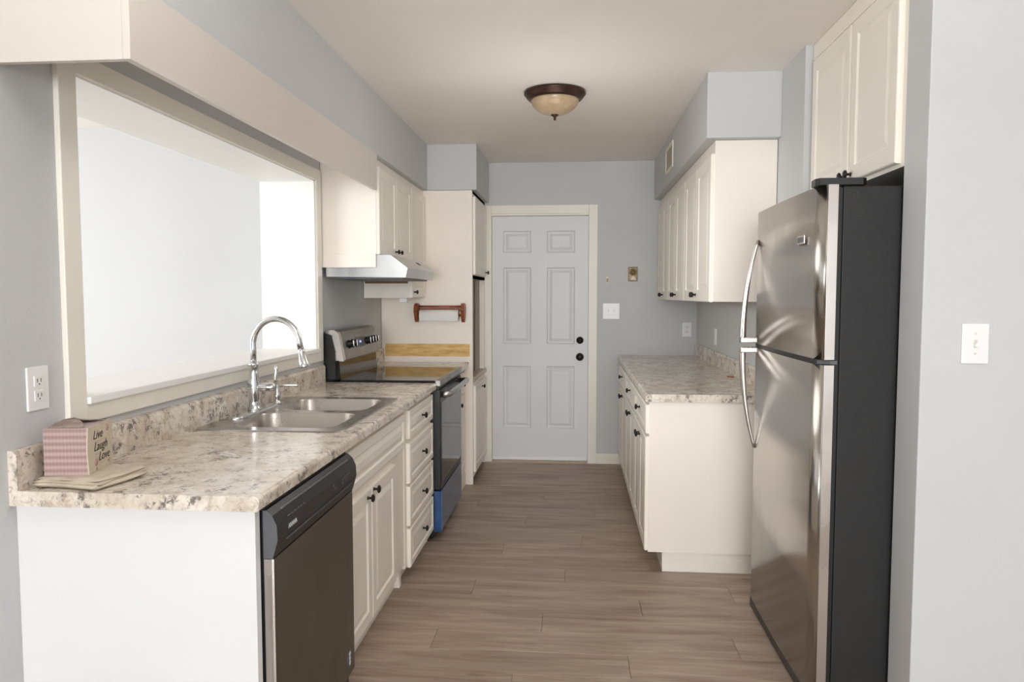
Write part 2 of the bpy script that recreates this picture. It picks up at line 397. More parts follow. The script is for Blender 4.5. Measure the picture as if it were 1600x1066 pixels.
# right wall of the galley and the refrigerator alcove
wr = MB().box(XR, XR + .12, 3.41, YB, 0, H)
wr.box(XR + .12, 1.9, 3.41, 3.53, 0, H)                # far cheek of the alcove
wr.box(1.78, 1.9, 2.45, 3.41, 0, H)                    # back of the alcove
tag(wr.build('wall_right', M['wall']), kind='structure')
ws = MB().box(1.045, 3.4, 2.327, 2.487, 0, H, .004)
tag(ws.build('wall_front_right', M['wall']), kind='structure')
tag(MB().box(3.28, 3.4, -6.6, -4.3, 0, H).box(3.28, 3.4, .5, 2.327, 0, H).box(3.28, 3.4, -4.3, .5, 2.42, H).box(3.28, 3.4, -4.3, .5, 0, .15).build('wall_side', M['wall']), kind='structure')
# rear wall of the dining space, open where the glass doors are
wz = MB().box(XL - WT, -1.35, -6.6, -6.48, 0, H).box(1.6, 3.4, -6.6, -6.48, 0, H).box(-1.35, 1.6, -6.6, -6.48, 2.42, H)
tag(wz.build('wall_rear', M['wall']), kind='structure')
# the room beyond the pass-through
wf = MB().box(-5.0, XL - WT, 4.68, 4.80, 0, H)
tag(wf.build('wall_side_room', M['wall_far']), kind='structure')
wf = MB().box(-5.0, -4.85, -.1, 1.2, 0, H).box(-5.0, -4.85, 4.0, 4.68, 0, H).box(-5.0, -4.85, 1.2, 4.0, 0, .6).box(-5.0, -4.85, 1.2, 4.0, 2.3, H)
wf.box(-5.0, -4.25, -.1, .02, 0, H).box(-2.15, XL - WT, -.1, .02, 0, H).box(-4.25, -2.15, -.1, .02, 0, .45).box(-4.25, -2.15, -.1, .02, 2.42, H)
tag(wf.build('wall_side_room_outer', M['wall_far']), kind='structure')
# soffits
sl = MB().box(XL, -1.069, 1.76, 5.39, 2.172, H, .003)
sl.box(XL, -.708, 5.39, YB, 2.172, H, .003)
tag(sl.build('soffit_wall_left', M['wall']), kind='structure')
sr = MB().box(.647, XR, 3.77, YB, 2.182, H, .003)
tag(sr.build('soffit_wall_right', M['wall']), kind='structure')
# baseboard
def baseboard(mb, axis, a0, a1, f, d, h=.083):
    """profiled board: face plane f, thickness towards d"""
    prof = [(f, 0), (f + d * .014, 0), (f + d * .014, h * .62), (f + d * .010, h * .66), (f + d * .010, h * .86), (f + d * .005, h), (f, h)]
    mb.prism(prof, axis, a0, a1) if axis == 1 else mb.prism(prof, 0, a0, a1)
    return mb
bb = baseboard(MB(), 0, .192, .44, YB, -1)
tag(bb.build('baseboard_back', M['trim']), kind='structure')

# pass-through window: casing, jamb lining, sill
w1 = empty('window_1', (XL, 3.0, 1.1)); tag(w1, kind='structure')
cy0, cy1, cz0, cz1, ct = 1.955, 4.072, 1.040, 2.100, .017
MB().box(XL - .0, XL + ct, cy0, OY0, cz0, cz1, .003).build('casing', M['trim'], w1)
MB().box(XL - .0, XL + ct, OY1, cy1, cz0, cz1, .003).build('casing', M['trim'], w1)
MB().box(XL - .0, XL + ct - .001, OY0, OY1, OZ1, cz1, .003).build('casing', M['trim'], w1)
MB().box(XL - .0, XL + ct - .001, OY0, OY1, cz0, OZ0 - .022, .003).build('apron', M['trim'], w1)
MB().box(XL - WT - .01, XL + .006, OY0 - .001, OY0 + .012, OZ0, OZ1).build('jamb_lining', M['jamb'], w1)
MB().box(XL - WT - .01, XL + .006, OY1 - .012, OY1 + .001, OZ0, OZ1).build('jamb_lining', M['jamb'], w1)
MB().box(XL - WT - .01, XL + .006, OY0, OY1, OZ1 - .006, OZ1 + .018).build('header_lining', M['jamb'], w1)
MB().box(XL - WT - .02, XL + ct + .010, OY0, OY1, OZ0 - .022, OZ0, .004).build('sill', M['jamb'], w1)

# kitchen door
d1 = empty('door_1', ((DX0 + DX1) / 2, YB, 0)); tag(d1, kind='structure')
cw = .075
MB().box(DX0 - .012 - cw + .01, DX0 - .012 + .01, YB - .018, YB, 0, 2.150, .003).build('casing', M['trim'], d1)
MB().box(DX1 + .002, DX1 + .002 + .072, YB - .018, YB, 0, 2.150, .003).build('casing', M['trim'], d1)
MB().box(DX0 - .002, DX1 + .002, YB - .0175, YB, 2.080, 2.150, .003).build('casing', M['trim'], d1)
jm = MB().box(DX0 - .03, DX0 - .002, YB, YB + .12, 0, DZ + .03).box(DX1 + .002, DX1 + .03, YB, YB + .12, 0, DZ + .03).box(DX0 - .03, DX1 + .03, YB, YB + .12, DZ + .004, DZ + .03)
jm.build('jamb', M['trim'], d1)
LY = YB + .012
# leaf with six panels let in: front built as a frame of stiles and rails plus six recessed raised fields
cols = [(-.591, -.356), (-.226, .007)]; rws = [(.287, .815), (.999, 1.639), (1.760, 1.941)]
leaf = MB()
xs = [DX0, cols[0][0], cols[0][1], cols[1][0], cols[1][1], DX1]; zs = [.02, rws[0][0], rws[0][1], rws[1][0], rws[1][1], rws[2][0], rws[2][1], DZ]
for i in (0, 2, 4): leaf.box(xs[i], xs[i + 1], LY, LY + .04, .02, DZ)
for a, b_ in cols:
    for i in (0, 2, 4, 6): leaf.box(a, b_, LY, LY + .04, zs[i], zs[i + 1])
lf = leaf.build('leaf', M['door'], d1)
for a, b_ in cols:
    for c_, d_ in rws:
        mb = MB(); rings = [(0, 0), (.010, .009), (.022, .010), (.045, .003), (.05, .003)]; rows = []
        for i, dp in rings: rows.append([(a + i, LY + dp, c_ + i), (b_ - i, LY + dp, c_ + i), (b_ - i, LY + dp, d_ - i), (a + i, LY + dp, d_ - i)])
        mb.grid(rows, smooth=False, close=True); k = len(mb.v) - 4; mb.f.append([k, k + 1, k + 2, k + 3]); mb.sm.append(False)
        mb.build('panel', M['door'], lf)
kb = MB().lathe([(.033, 0), (.033, .005), (.028, .008), (.012, .011), (.012, .022), (.026, .032), (.030, .042), (.028, .054), (.016, .062), (.001, .064)], (.051, LY, .894), (0, -1, 0), 24)
kb.build('door_knob', M['knob'], d1)
kb = MB().lathe([(.030, 0), (.030, .008), (.026, .014), (.018, .016), (.018, .020), (.001, .021)], (.051, LY, 1.033), (0, -1, 0), 24); kb.box(.048, .054, LY - .034, LY - .018, 1.018, 1.048, .002)
kb.build('deadbolt', M['knob'], d1)
MB().box(DX0 + .002, DX1 - .002, LY - .014, LY, .018, .046, .003).build('door_sweep', M['plastic'], d1)
MB().prism([(YB - .03, 0), (YB + .1, 0), (YB + .1, .014), (YB, .016), (YB - .02, .006)], 0, DX0 - .002, DX1 + .002).build('threshold', M['ledge'], d1)

# ------------------------------------------------------------------ valance box over the sink
vb = empty('valance_box', (-1.25, 2.9, 1.98)); tag(vb, 'long cream boxed valance hanging under the soffit above the sink and pass-through', 'valance')
VX, VY0, VY1, VZ0, VZ1 = -1.067, 1.74, 3.99, 1.978, 2.172
MB().box(VX - .02, VX, VY0 + .0, VY1, VZ0, VZ1, .002).build('front_board', M['val'], vb)
MB().box(XL, VX - .02, VY0, VY0 + .02, VZ0, VZ1 + .2, .002).build('end_board', M['val'], vb)
MB().box(VX - .02, VX, VY0, VY0 + .02, VZ1, VZ1 + .2, .002).build('corner_strip', M['val'], vb)
MB().tube([(-1.25, 3.18, 2.172), (-1.251, 3.181, 2.13), (-1.249, 3.18, 2.10)], .002, 6).build('wire_stub', M['slot'], vb)

# ------------------------------------------------------------------ left counter run
CX = -.772; CZ = .914; CT = .038
def edge_profile(xf, xb, z0, z1, sgn):
    """postformed counter edge, xf = front face, xb = inner end; sgn = +1 if the front points to +x"""
    p = [(xb, z0), (xf - sgn * .004, z0), (xf, z0 + .004)]
    for k in range(0, 6):
        a = k / 5 * PI / 2; r = .012
        p.append((xf - sgn * (r - r * math.cos(a)), z1 - r + r * math.sin(a)))
    p.append((xb, z1)); return p
SX0, SX1, SY0, SY1 = -1.375, -.845, 2.60, 3.47    # sink cut-out
ct_ = empty('countertop', (-1.1, 2.9, CZ - CT)); tag(ct_, 'speckled beige laminate countertop holding the steel sink', 'countertop')
top = MB().prism(edge_profile(CX, -.845, CZ - CT, CZ, 1), 1, 1.742, 4.112)
top.box(XL, -.845, 1.742, SY0 + .02, CZ - CT, CZ).box(XL, -.845, SY1 - .02, 4.112, CZ - CT, CZ).box(XL, SX0 + .005, SY0 + .02, SY1 - .02, CZ - CT, CZ).box(SX1 - .015, -.845, SY0 + .02, SY1 - .02, CZ - CT, CZ)
top.build('slab', M['granite'], ct_)
MB().prism([(XL, CZ), (XL + .022, CZ), (XL + .022, CZ + .088), (XL + .017, CZ + .098), (XL + .008, CZ + .102), (XL, CZ + .102)], 1, 1.742, 4.085).build('backsplash', M['granite'], ct_)
# laminate end cap at the near end
cap = [(XL, CZ - CT), (CX - .004, CZ - CT), (CX, CZ - CT + .004), (CX - .002, CZ - .014), (CX - .008, CZ - .006), (CX - .02, CZ + .001), (CX - .035, CZ + .001), (XL + .024, CZ + .001), (XL + .024, CZ + .09), (XL + .014, CZ + .103), (XL, CZ + .103)]
MB().prism(cap, 1, 1.7385, 1.742).build('end_cap', M['granite'], ct_)

# end panel closing the run towards the dining space
ep = MB().box(XL, -.792, 1.762, 1.790, 0, CZ - CT - .001, .0015); tag(ep.build('end_panel', M['cab_white']), 'plain white panel closing the near end of the counter run beside the dishwasher', 'panel')

# sink
sk = empty('sink', (-1.12, 3.03, CZ)); tag(sk, 'double bowl stainless steel drop-in sink set into the speckled counter', 'sink')
def rrect(x0, x1, y0, y1, r, z, n=5):
    pts = []
    for cx, cy, a0 in ((x1 - r, y1 - r, 0), (x0 + r, y1 - r, PI / 2), (x0 + r, y0 + r, PI), (x1 - r, y0 + r, 1.5 * PI)):
        for k in range(n + 1):
            a = a0 + k / n * PI / 2; pts.append((cx + r * math.cos(a), cy + r * math.sin(a), z))
    return pts
BW = [(-1.292, -.888, 2.655, 3.005), (-1.292, -.888, 3.065, 3.415)]
# deck: outer rim rings, then flat strips round the bowls
dk = MB()
bm = bmesh.new()
zr = CZ + .004
outer = [bm.verts.new(p) for p in rrect(-1.392, -.838, 2.592, 3.478, .03, zr)]
loops = [outer] + [[bm.verts.new(p) for p in rrect(*b_, .07, zr)] for b_ in BW]
es = []
for L in loops:
    for i in range(len(L)): es.append(bm.edges.new((L[i], L[(i + 1) % len(L)])))
bmesh.ops.triangle_fill(bm, use_beauty=True, use_dissolve=False, edges=es)
bm.verts.index_update()
dk._add([v.co.copy() for v in bm.verts], [[v.index for v in f.verts] for f in bm.faces], False); bm.free()
dk.grid([rrect(-1.392, -.838, 2.592, 3.478, .03, zr), rrect(-1.396, -.834, 2.588, 3.482, .034, CZ + .0005)], True, True)
dk.build('rim', M['steel_sink'], sk)
for b_ in BW:
    x0, x1, y0, y1 = b_
    rows = [rrect(x0, x1, y0, y1, .07, zr), rrect(x0 + .004, x1 - .004, y0 + .004, y1 - .004, .068, zr - .006), rrect(x0 + .010, x1 - .010, y0 + .010, y1 - .010, .066, CZ - .14),
            rrect(x0 + .018, x1 - .018, y0 + .018, y1 - .018, .06, CZ - .165), rrect(x0 + .04, x1 - .04, y0 + .04, y1 - .04, .045, CZ - .178), rrect((x0 + x1) / 2 - .05, (x0 + x1) / 2 + .05, (y0 + y1) / 2 - .05, (y0 + y1) / 2 + .05, .0499, CZ - .182)]
    bo = MB().grid(rows, True, True); k = len(bo.v) - len(rows[0]); bo.f.append(list(range(k, len(bo.v)))); bo.sm.append(False)
    bw = bo.build('bowl', M['steel_sink'], sk)
    MB().lathe([(.044, 0), (.042, .003), (.03, .001), (.001, .001)], ((x0 + x1) / 2, (y0 + y1) / 2, CZ - .1815), (0, 0, 1), 20).build('drain', M['chrome'], bw)

# faucet
FX, FY = -1.340, 3.0; fz = zr
fc = empty('faucet', (FX, FY, fz)); tag(fc, 'tall chrome gooseneck pull-down faucet behind the sink', 'faucet')
dp = MB().grid([rrect(FX - .030, FX + .030, 2.80, 3.20, .0299, fz), rrect(FX - .030, FX + .030, 2.80, 3.20, .0299, fz + .007), rrect(FX - .026, FX + .026, 2.804, 3.196, .0259, fz + .010)], True, True)
k = len(dp.v) - 24; dp.f.append(list(range(k, k + 24))); dp.sm.append(False); dp.build('deck_plate', M['chrome'], fc)
body = MB().lathe([(.030, .010), (.030, .014), (.026, .022), (.022, .030), (.022, .05), (.0265, .075), (.0265, .12), (.022, .150), (.019, .170), (.019, .196), (.023, .198), (.023, .206), (.015, .208)], (FX, FY, fz))
body.build('body', M['chrome'], fc)
path = [(FX, FY, fz + .205), (FX, FY, fz + .27)]; R_ = .100; zc = fz + .285
for k in range(0, 17):
    a = PI - k / 16 * (PI * .97); path.append((FX + R_ + R_ * math.cos(a), FY, zc + R_ * math.sin(a) * 1.08))
lx, lz = path[-1][0], path[-1][2]; path.append((lx + .006, FY, lz - .028)); MB().tube(path, .0125, 18).build('spout', M['chrome'], fc)
ex, ez = lx + .006, lz - .028
sd = Vector((.20, 0, -1)).normalized()
MB().lathe([(.011, 0), (.015, .004), (.015, .012), (.0165, .03), (.021, .06), (.024, .072), (.023, .078), (.012, .080)], (ex, FY, ez), sd).build('spray_head', M['chrome'], fc)
MB().lathe([(.015, 0), (.018, .012), (.018, .062), (.014, .072), (.001, .076)], (FX + .015, FY, fz + .105), (1, .12, 0), 20).build('handle_hub', M['chrome'], fc)
MB().tube([(FX + .084, FY + .008, fz + .10), (FX + .089, FY + .008, fz + .14), (FX + .094, FY + .008, fz + .18), (FX + .093, FY + .008, fz + .20)], [.008, .0065, .0075, .004], 12).build('lever', M['chrome'], fc)
# soap dispenser beside it
sp_ = empty('soap_dispenser', (FX, 3.24, fz)); tag(sp_, 'small chrome soap pump standing next to the gooseneck faucet', 'soap dispenser')
MB().lathe([(.019, 0), (.019, .006), (.013, .012), (.011, .02), (.016, .03), (.014, .045), (.008, .055), (.007, .085), (.001, .088)], (FX, 3.24, fz), (0, 0, 1)).build('pump', M['chrome'], sp_)
MB().tube([(FX, 3.24, fz + .078), (FX + .04, 3.25, fz + .084), (FX + .085, 3.262, fz + .083), (FX + .092, 3.263, fz + .079)], [.006, .005, .004, .003], 10).build('nozzle', M['chrome'], sp_)

# dishwasher
dw = empty('dishwasher', (-1.05, 2.145, 0)); tag(dw, 'stainless steel dishwasher with black control panel beside the white end panel', 'dishwasher')
DX = -.788
MB().box(-1.38, DX, 1.80, 2.488, .02, .868).build('tub', M['black'], dw)
# door: slightly curled vertical edges
def curled(y0, y1, xf, xb, r=.012, n=4):
    p = [(xb, y0)]
    for k in range(n + 1):
        a = k / n * PI / 2; p.append((xf - r + r * math.sin(a), y0 + r - r * math.cos(a)))
    for k in range(n + 1):
        a = k / n * PI / 2; p.append((xf - r + r * math.cos(a), y1 - r + r * math.sin(a)))
    p.append((xb, y1)); return p
dd = MB().prism(curled(1.802, 2.486, -.762, DX, .012), 2, .105, .735, smooth=False); dor = dd.build('door', M['steel_dw'], dw)
MB().prism([(-.762, 1.8015), (-.767, 1.8005), (-.788, 1.8005), (-.788, 1.8035)], 2, .105, .735).build('bright_edge', M['steel_edge'], dor)
cp = [(DX, .737), (-.764, .737), (-.750, .785), (-.752, .822), (-.764, .848), (-.780, .862), (DX, .862)]
cpl = MB().prism(cp, 1, 1.803, 2.488); cpn = cpl.build('control_panel', M['black'], dw)
MB().prism([(p[0] - .0005, p[1]) for p in cp], 1, 1.7995, 1.8032).build('end_cheek', M['grey_plastic'], cpn)
MB().box(-.7535, -.7495, 1.86, 2.44, .770, .7715).build('trim_line', M['dim_ink'], cpn)
MB().tube([(-.768, 1.86, .848), (-.764, 1.90, .852), (-.764, 2.40, .852), (-.768, 2.44, .848)], .004, 8).build('pocket_lip', M['grey_plastic'], cpn)
nx = Vector((.037, 0, -.002)); upv = Vector((-.002, 0, .037))
text('brand_lettering', 'AMANA', .017, M['silver_ink'], cpn, (-.7495, 1.872, .794), (0, 1, 0), upv, bold=.0003)
for k, (yy, zz) in enumerate(((2.24, .808), (2.255, .795), (2.33, .806), (2.352, .808), (2.375, .809), (2.398, .810), (2.33, .794), (2.365, .796))):
    MB().box(-.7512, -.7498, yy, yy + .010, zz, zz + .006).build('button_mark', M['dim_ink'], cpn)
for k in range(6): MB().box(-.7535, -.7508, 1.875 + k * .022, 1.889 + k * .022, .8262, .8292).build('button_mark', M['dim_ink'], cpn)
bd = MB().lathe([(.028, 0), (.028, .0015), (.025, .002), (.001, .002)], (-.762, 2.418, .165), (1, 0, 0), 24).build('round_badge', M['grey_plastic'], dor)
for k in range(3): MB().lathe([(.009, 0), (.009, .0008), (.001, .0008)], (-.760, 2.418, .181 - k * .015), (1, 0, 0), 12).build('badge_mark', M['silver_ink'], bd)
MB().box(-1.38, -.84, 1.80, 2.488, 0, .10).build('kick_plate', M['black'], dw)

# generic cabinet pieces (fronts face dirx = +1 or -1)
def front(parent, name, y0, y1, z0, z1, xb, sx, mat='cab', **kw):
    if sx > 0: mb = slab_panel((xb, y0, z0), (0, 1, 0), (0, 0, 1), (1, 0, 0), y1 - y0, z1 - z0, **kw)
    else: mb = slab_panel((xb, y1, z0), (0, -1, 0), (0, 0, 1), (-1, 0, 0), y1 - y0, z1 - z0, **kw)
    return mb.build(name, M[mat], parent)
def carcass(mb, xb, xf, y0, y1, z0, z1): return mb.box(xb, xf, y0, y1, z0, z1, .0015)

# sink base cabinet
KX = -.812   # carcass front
sb = empty('sink_cabinet', (-1.1, 2.96, 0)); tag(sb, 'cream base cabinet with two raised-panel doors under the steel sink', 'cabinet')
mb = MB(); 
mb.box(KX - .02, KX, 2.492, 3.452, .105, .876, .001).box(XL + .02, KX - .02, 2.492, 2.51, .0, .876).box(XL + .02, KX - .02, 3.434, 3.452, 0, .876).box(KX - .06, KX - .045, 2.492, 3.452, 0, .105)
mb.build('carcass', M['cab_pink'], sb)
front(sb, 'false_front', 2.503, 3.425, .688, .852, KX, 1, inset=.036)
a = front(sb, 'door', 2.503, 2.828, .120, .655, KX, 1); knob(a, (KX + .019, 2.772, .625), (1, 0, 0))
a = front(sb, 'door', 2.836, 3.225, .120, .655, KX, 1); knob(a, (KX + .019, 2.862, .637), (1, 0, 0))
# drawer cabinet
db = empty('drawer_cabinet', (-1.1, 3.78, 0)); tag(db, 'cream base cabinet of four stacked drawers between sink cabinet and range', 'cabinet')
mb = MB(); mb.box(KX - .02, KX + .004, 3.455, 4.112, .085, .876, .001).box(XL + .02, KX - .02, 3.455, 3.473, 0, .876).box(XL + .02, KX - .02, 4.094, 4.112, 0, .876).box(KX - .06, KX - .045, 3.455, 4.112, 0, .085)
mb.build('carcass', M['cab_pink'], db)
for z0, z1, zk in ((.712, .852, .783), (.492, .690, .592), (.283, .478, .380), (.075, .268, .180)):
    a = front(db, 'drawer', 3.505, 4.100, z0, z1, KX + .004, 1, inset=.030, rise=.016); knob(a, (KX + .023, 3.800, zk), (1, 0, 0))

# range
rg = empty('range', (-1.1, 4.51, 0)); tag(rg, 'electric range with black glass cooktop, steel backguard and blue film on its drawer', 'range')
RY0, RY1 = 4.120, 4.905
MB().box(-1.40, -.790, RY0, RY1, .03, .905).build('body', M['black'], rg)
MB().prism([(-1.33, .905), (-.765, .905), (-.757, .912), (-.757, .920), (-.765, .926), (-1.33, .926)], 1, RY0, RY1).build('cooktop', M['glass_black'], rg)
MB().box(-.780, -.750, RY0 - .001, RY1 + .001, .893, .9285, .004).build('cooktop_trim', M['steel_range'], rg)
for cx_, cy_, r_ in ((-.93, 4.31, .10), (-.93, 4.72, .085), (-1.18, 4.31, .075), (-1.18, 4.72, .10)):
    mb = MB(); n_ = 40
    mb.grid([[(cx_ + r_ * math.cos(2 * PI * j / n_), cy_ + r_ * math.sin(2 * PI * j / n_), .9262) for j in range(n_)], [(cx_ + (r_ - .002) * math.cos(2 * PI * j / n_), cy_ + (r_ - .002) * math.sin(2 * PI * j / n_), .9262) for j in range(n_)]], False, True)
    mb.build('burner_ring', M['grey_plastic'], rg)
# backguard: black glass riser then tilted steel console with rounded top
gp = [(-1.40, .926), (-1.322, .926), (-1.322, 1.020), (-1.335, 1.022), (-1.335, 1.03)]
MB().prism([(-1.415, .926), (-1.325, .926), (-1.335, 1.035), (-1.415, 1.035)], 1, RY0, RY1).build('riser', M['glass_black'], rg)
con = [(-1.415, 1.035), (-1.312, 1.030), (-1.310, 1.036), (-1.336, 1.175), (-1.346, 1.197), (-1.362, 1.208), (-1.385, 1.210), (-1.415, 1.205)]
cn = MB().prism(con, 1, RY0 + .005, RY1 - .005).build('backguard', M['steel_range'], rg)
MB().prism([(p_[0] + .0012, p_[1] + .0005) for p_ in con], 1, RY0 + .003, RY0 + .045).build('end_cap', M['steel_edge'], cn)
MB().prism([(-1.418, .93), (-1.352, .93), (-1.352, 1.09), (-1.372, 1.18), (-1.418, 1.195)], 1, RY0 - .012, RY0 + .004).build('end_panel', M['black'], cn)
tilt = Vector((-.026, 0, .139)).normalized(); nrm = Vector((.139, 0, .026)).normalized()
def on_console(t): return Vector((-1.310, 0, 1.036)) + tilt * t
for yy in (4.285, 4.355, 4.655, 4.72, 4.785, 4.845):
    p = on_console(.085); p.y = yy
    sk2 = MB().lathe([(.026, 0), (.026, .004), (.021, .006), (.019, .026), (.001, .027)], p, nrm, 20); kk = sk2.build('control_knob', M['black'], cn)
    q = p + nrm * .027; MB().box(q.x - .003, q.x + .003, q.y - .003, q.y + .003, q.z - .018, q.z + .018, .001).build('knob_grip', M['steel_edge'], kk)
p = on_console(.055); q = on_console(.118); 
mb = MB(); mb.prism([(p.x + .001, p.z), (p.x + .003, p.z), (q.x + .003, q.z), (q.x + .001, q.z)], 1, 4.42, 4.60); dsp = mb.build('display', M['grey_plastic'], cn)
p = on_console(.088); text('clock_digits', '12:00', .018, M['led'], dsp, (p.x + .0045, 4.485, p.z - .006), (0, 1, 0), tilt)
# oven door, window, handle, drawer
od = MB().prism(curled(RY0 + .003, RY1 - .003, -.752, -.790, .008), 2, .300, .872).build('oven_door', M['black'], rg)
MB().box(-.7525, -.7505, RY0 + .035, RY1 - .03, .335, .800, .0008).build('oven_window', M['glass_black'], od)
hn = MB().tube([(-.752, RY0 + .035, .842), (-.715, RY0 + .035, .845), (-.703, RY0 + .05, .846), (-.700, (RY0 + RY1) / 2, .846), (-.703, RY1 - .05, .846), (-.715, RY1 - .035, .845), (-.752, RY1 - .035, .842)], .013, 12); hn.v = [Vector((p_.x, p_.y, .842 + (p_.z - .842) * 1.35)) for p_ in hn.v]; hn.build('handle', M['steel_hood'], od)
MB().box(-.790, -.760, RY0 + .002, RY1 - .002, .874, .894, .003).build('vent_strip', M['black'], rg)
dr = MB().prism(curled(RY0 + .002, RY1 - .002, -.752, -.790, .008), 2, .055, .290).build('storage_drawer', M['film'], rg)
MB().box(-.7525, -.7510, RY0 + .010, RY0 + .035, .056, .289).build('film_edge', M['film_edge'], dr)
for yy in (RY0 + .06, RY1 - .06):
    for xx in (-.83, -1.33): MB().lathe([(.02, 0), (.02, .01), (.012, .012), (.012, .03)], (xx, yy, 0), (0, 0, 1), 12).build('foot', M['black'], rg)

# small base cabinet and counter between range and pantry
sc_ = empty('narrow_cabinet', (-1.1, 5.15, 0)); tag(sc_, 'narrow cream base cabinet with drawer and door between range and pantry', 'cabinet')
mb = MB().box(XL + .01, KX, 4.915, 5.392, .105, .875, .001).box(XL + .01, KX + .006, 4.935, 5.392, 0, .105)
mb.build('carcass', M['cab'], sc_)
a = front(sc_, 'drawer', 4.935, 5.372, .712, .852, KX, 1, inset=.030, rise=.016); knob(a, (KX + .019, 5.32 - .12, .775), (1, 0, 0))
a = front(sc_, 'door', 4.935, 5.372, .120, .688, KX, 1); knob(a, (KX + .019, 5.02 + .06, .640), (1, 0, 0))
MB().box(KX + .006, KX + .016, 4.94, 5.392, 0, .10, .002).build('kick_board', M['trim'], sc_)
s2 = empty('small_countertop', (-1.1, 5.15, CZ - CT)); tag(s2, 'short beige laminate countertop in the gap between range and pantry', 'countertop')
MB().prism(edge_profile(CX, XL, CZ - CT, CZ, 1), 1, 4.910, 5.396).build('slab', M['granite'], s2)
MB().prism([(XL, CZ), (XL + .022, CZ), (XL + .022, CZ + .088), (XL + .015, CZ + .102), (XL, CZ + .102)], 1, 4.912, 5.396).build('backsplash', M['granite'], s2)
MB().box(-.80, -.771, 5.37, 5.397, CZ - .012, CZ + .002, .002).build('chipped_corner', M['red_wood'], s2)

# pantry
PX = -.742
pt = empty('pantry_cabinet', (-1.08, 5.79, 0)); tag(pt, 'tall cream pantry cabinet beside the kitchen door with an open niche', 'cabinet')
mb = MB(); mb.box(XL + .003, PX, 5.398, 5.420, 0, 2.170, .001)
mb.box(XL + .003, PX, 6.150, 6.176, 0, 2.170).box(XL + .003, XL + .02, 5.42, 6.15, 0, 2.17).box(XL + .02, PX, 5.42, 6.15, 1.530, 1.555).box(XL + .02, PX, 5.42, 6.15, 2.150, 2.170).box(XL + .02, PX - .05, 5.42, 6.15, .05, .07)
mb.box(PX - .02, PX, 5.42, 6.15, 1.530, 2.170, .0).box(PX - .02, PX, 5.42, 6.15, .05, .765)
mb.build('carcass', M['cab_pink'], pt)
MB().box(XL + .02, PX + .012, 5.421, 6.178, .765, .803, .004).build('niche_ledge', M['ledge'], pt)
MB().box(PX - .07, PX - .055, 5.421, 5.90, .803, 1.530).build('sliding_panel', M['niche'], pt)
MB().box(PX - .05, PX - .035, 5.905, 6.150, .803, 1.530).build('sliding_panel', M['niche'], pt)
MB().box(PX - .035, PX, 6.08, 6.15, .803, 1.530).build('stile', M['cab'], pt)
a = front(pt, 'door', 5.445, 6.11, 1.562, 2.130, PX, 1); knob(a, (PX + .019, 6.06, 1.592), (1, 0, 0))
a = front(pt, 'door', 5.445, 6.11, .085, .735, PX, 1); knob(a, (PX + .019, 5.80, .690), (1, 0, 0))
MB().box(-1.396, -.762, 5.3955, 5.398, .957, 1.050, .0005).build('bare_wood_patch', M['bare'], pt)['label'] = 'strip of bare yellow plywood above the small counter'

# paper towel holder and its roll
ph = empty('paper_towel_holder', (-.96, 5.398, 1.28)); tag(ph, 'reddish wooden paper towel holder fixed to the pantry side', 'paper towel holder')
for xx in (-1.148, -.812):
    pr = []
    for k in range(28):
        a = 2 * PI * k / 28; zz = math.sin(a); yy = math.cos(a)
        r_ = .060 if zz > 0 else .058 - .030 * abs(zz) ** 1.3
        pr.append((5.334 + yy * r_, 1.300 + zz * (.050 if zz > 0 else .088)))
    MB().prism(pr, 0, xx - (.006 if xx < -1 else 0), xx + .018 + (0 if xx < -1 else .006)).build('bracket', M['red_wood'], ph)
MB().tube([(-1.13, 5.345, 1.326), (-.812, 5.345, 1.326)], .0075, 10).build('rod', M['red_wood'], ph)
MB().tube([(-1.13, 5.332, 1.262), (-.812, 5.332, 1.262)], .008, 10).build('dowel', M['red_wood'], ph)
for zz in (1.345, 1.240): MB().box(-.812 + .016, -.812 + .022, 5.36, 5.372, zz - .004, zz + .004).build('peg', M['red_wood'], ph)
MB().box(-1.13, -.812, 5.386, 5.3974, 1.290, 1.315, .002).build('wall_plate', M['red_wood'], ph)
pr_ = MB(); n_ = 32
pr_.grid([[(-1.120 + h_, 5.332 + r_ * math.cos(2 * PI * j / 32), 1.262 + r_ * math.sin(2 * PI * j / 32)) for j in range(32)] for r_, h_ in ((.012, 0), (.036, 0), (.040, .004), (.040, .283), (.036, .287), (.012, .287), (.012, 0))], True, True)
pr_.grid([[(-1.116, 5.292, 1.262), (-.837, 5.292, 1.262)], [(-1.116, 5.2915, 1.245), (-.837, 5.2915, 1.245)], [(-1.116, 5.293, 1.224), (-.837, 5.293, 1.222)]], True)
tag(pr_.build('paper_towel_roll', M['paper']), 'white roll of paper towels on the reddish wooden holder', 'paper towels')

# ------------------------------------------------------------------ upper cabinets, left
UX = -1.105
uc = empty('upper_cabinet', (-1.26, 4.51, 1.64)); tag(uc, 'cream wall cabinet with two doors above the range hood', 'cabinet')
MB().box(XL + .003, UX, 4.100, 4.935, 1.640, 2.170, .001).build('carcass', M['cab_pink'], uc)
MB().box(XL + .003, UX - .003, 4.094, 4.112, 1.565, 1.6395, .001).build('filler_board', M['cab_pink'], uc)
a = front(uc, 'door', 4.104, 4.512, 1.638, 2.125, UX, 1); knob(a, (UX + .019, 4.475, 1.672), (1, 0, 0), .014)
a = front(uc, 'door', 4.518, 4.930, 1.638, 2.125, UX, 1); knob(a, (UX + .019, 4.560, 1.672), (1, 0, 0), .014)
un = empty('narrow_upper_cabinet', (-1.26, 5.165, 1.39)); tag(un, 'narrow cream wall cabinet between the range hood and the pantry side', 'cabinet')
MB().box(XL + .004, UX, 4.940, 5.394, 1.390, 2.170, .001).build('carcass', M['cab'], un)
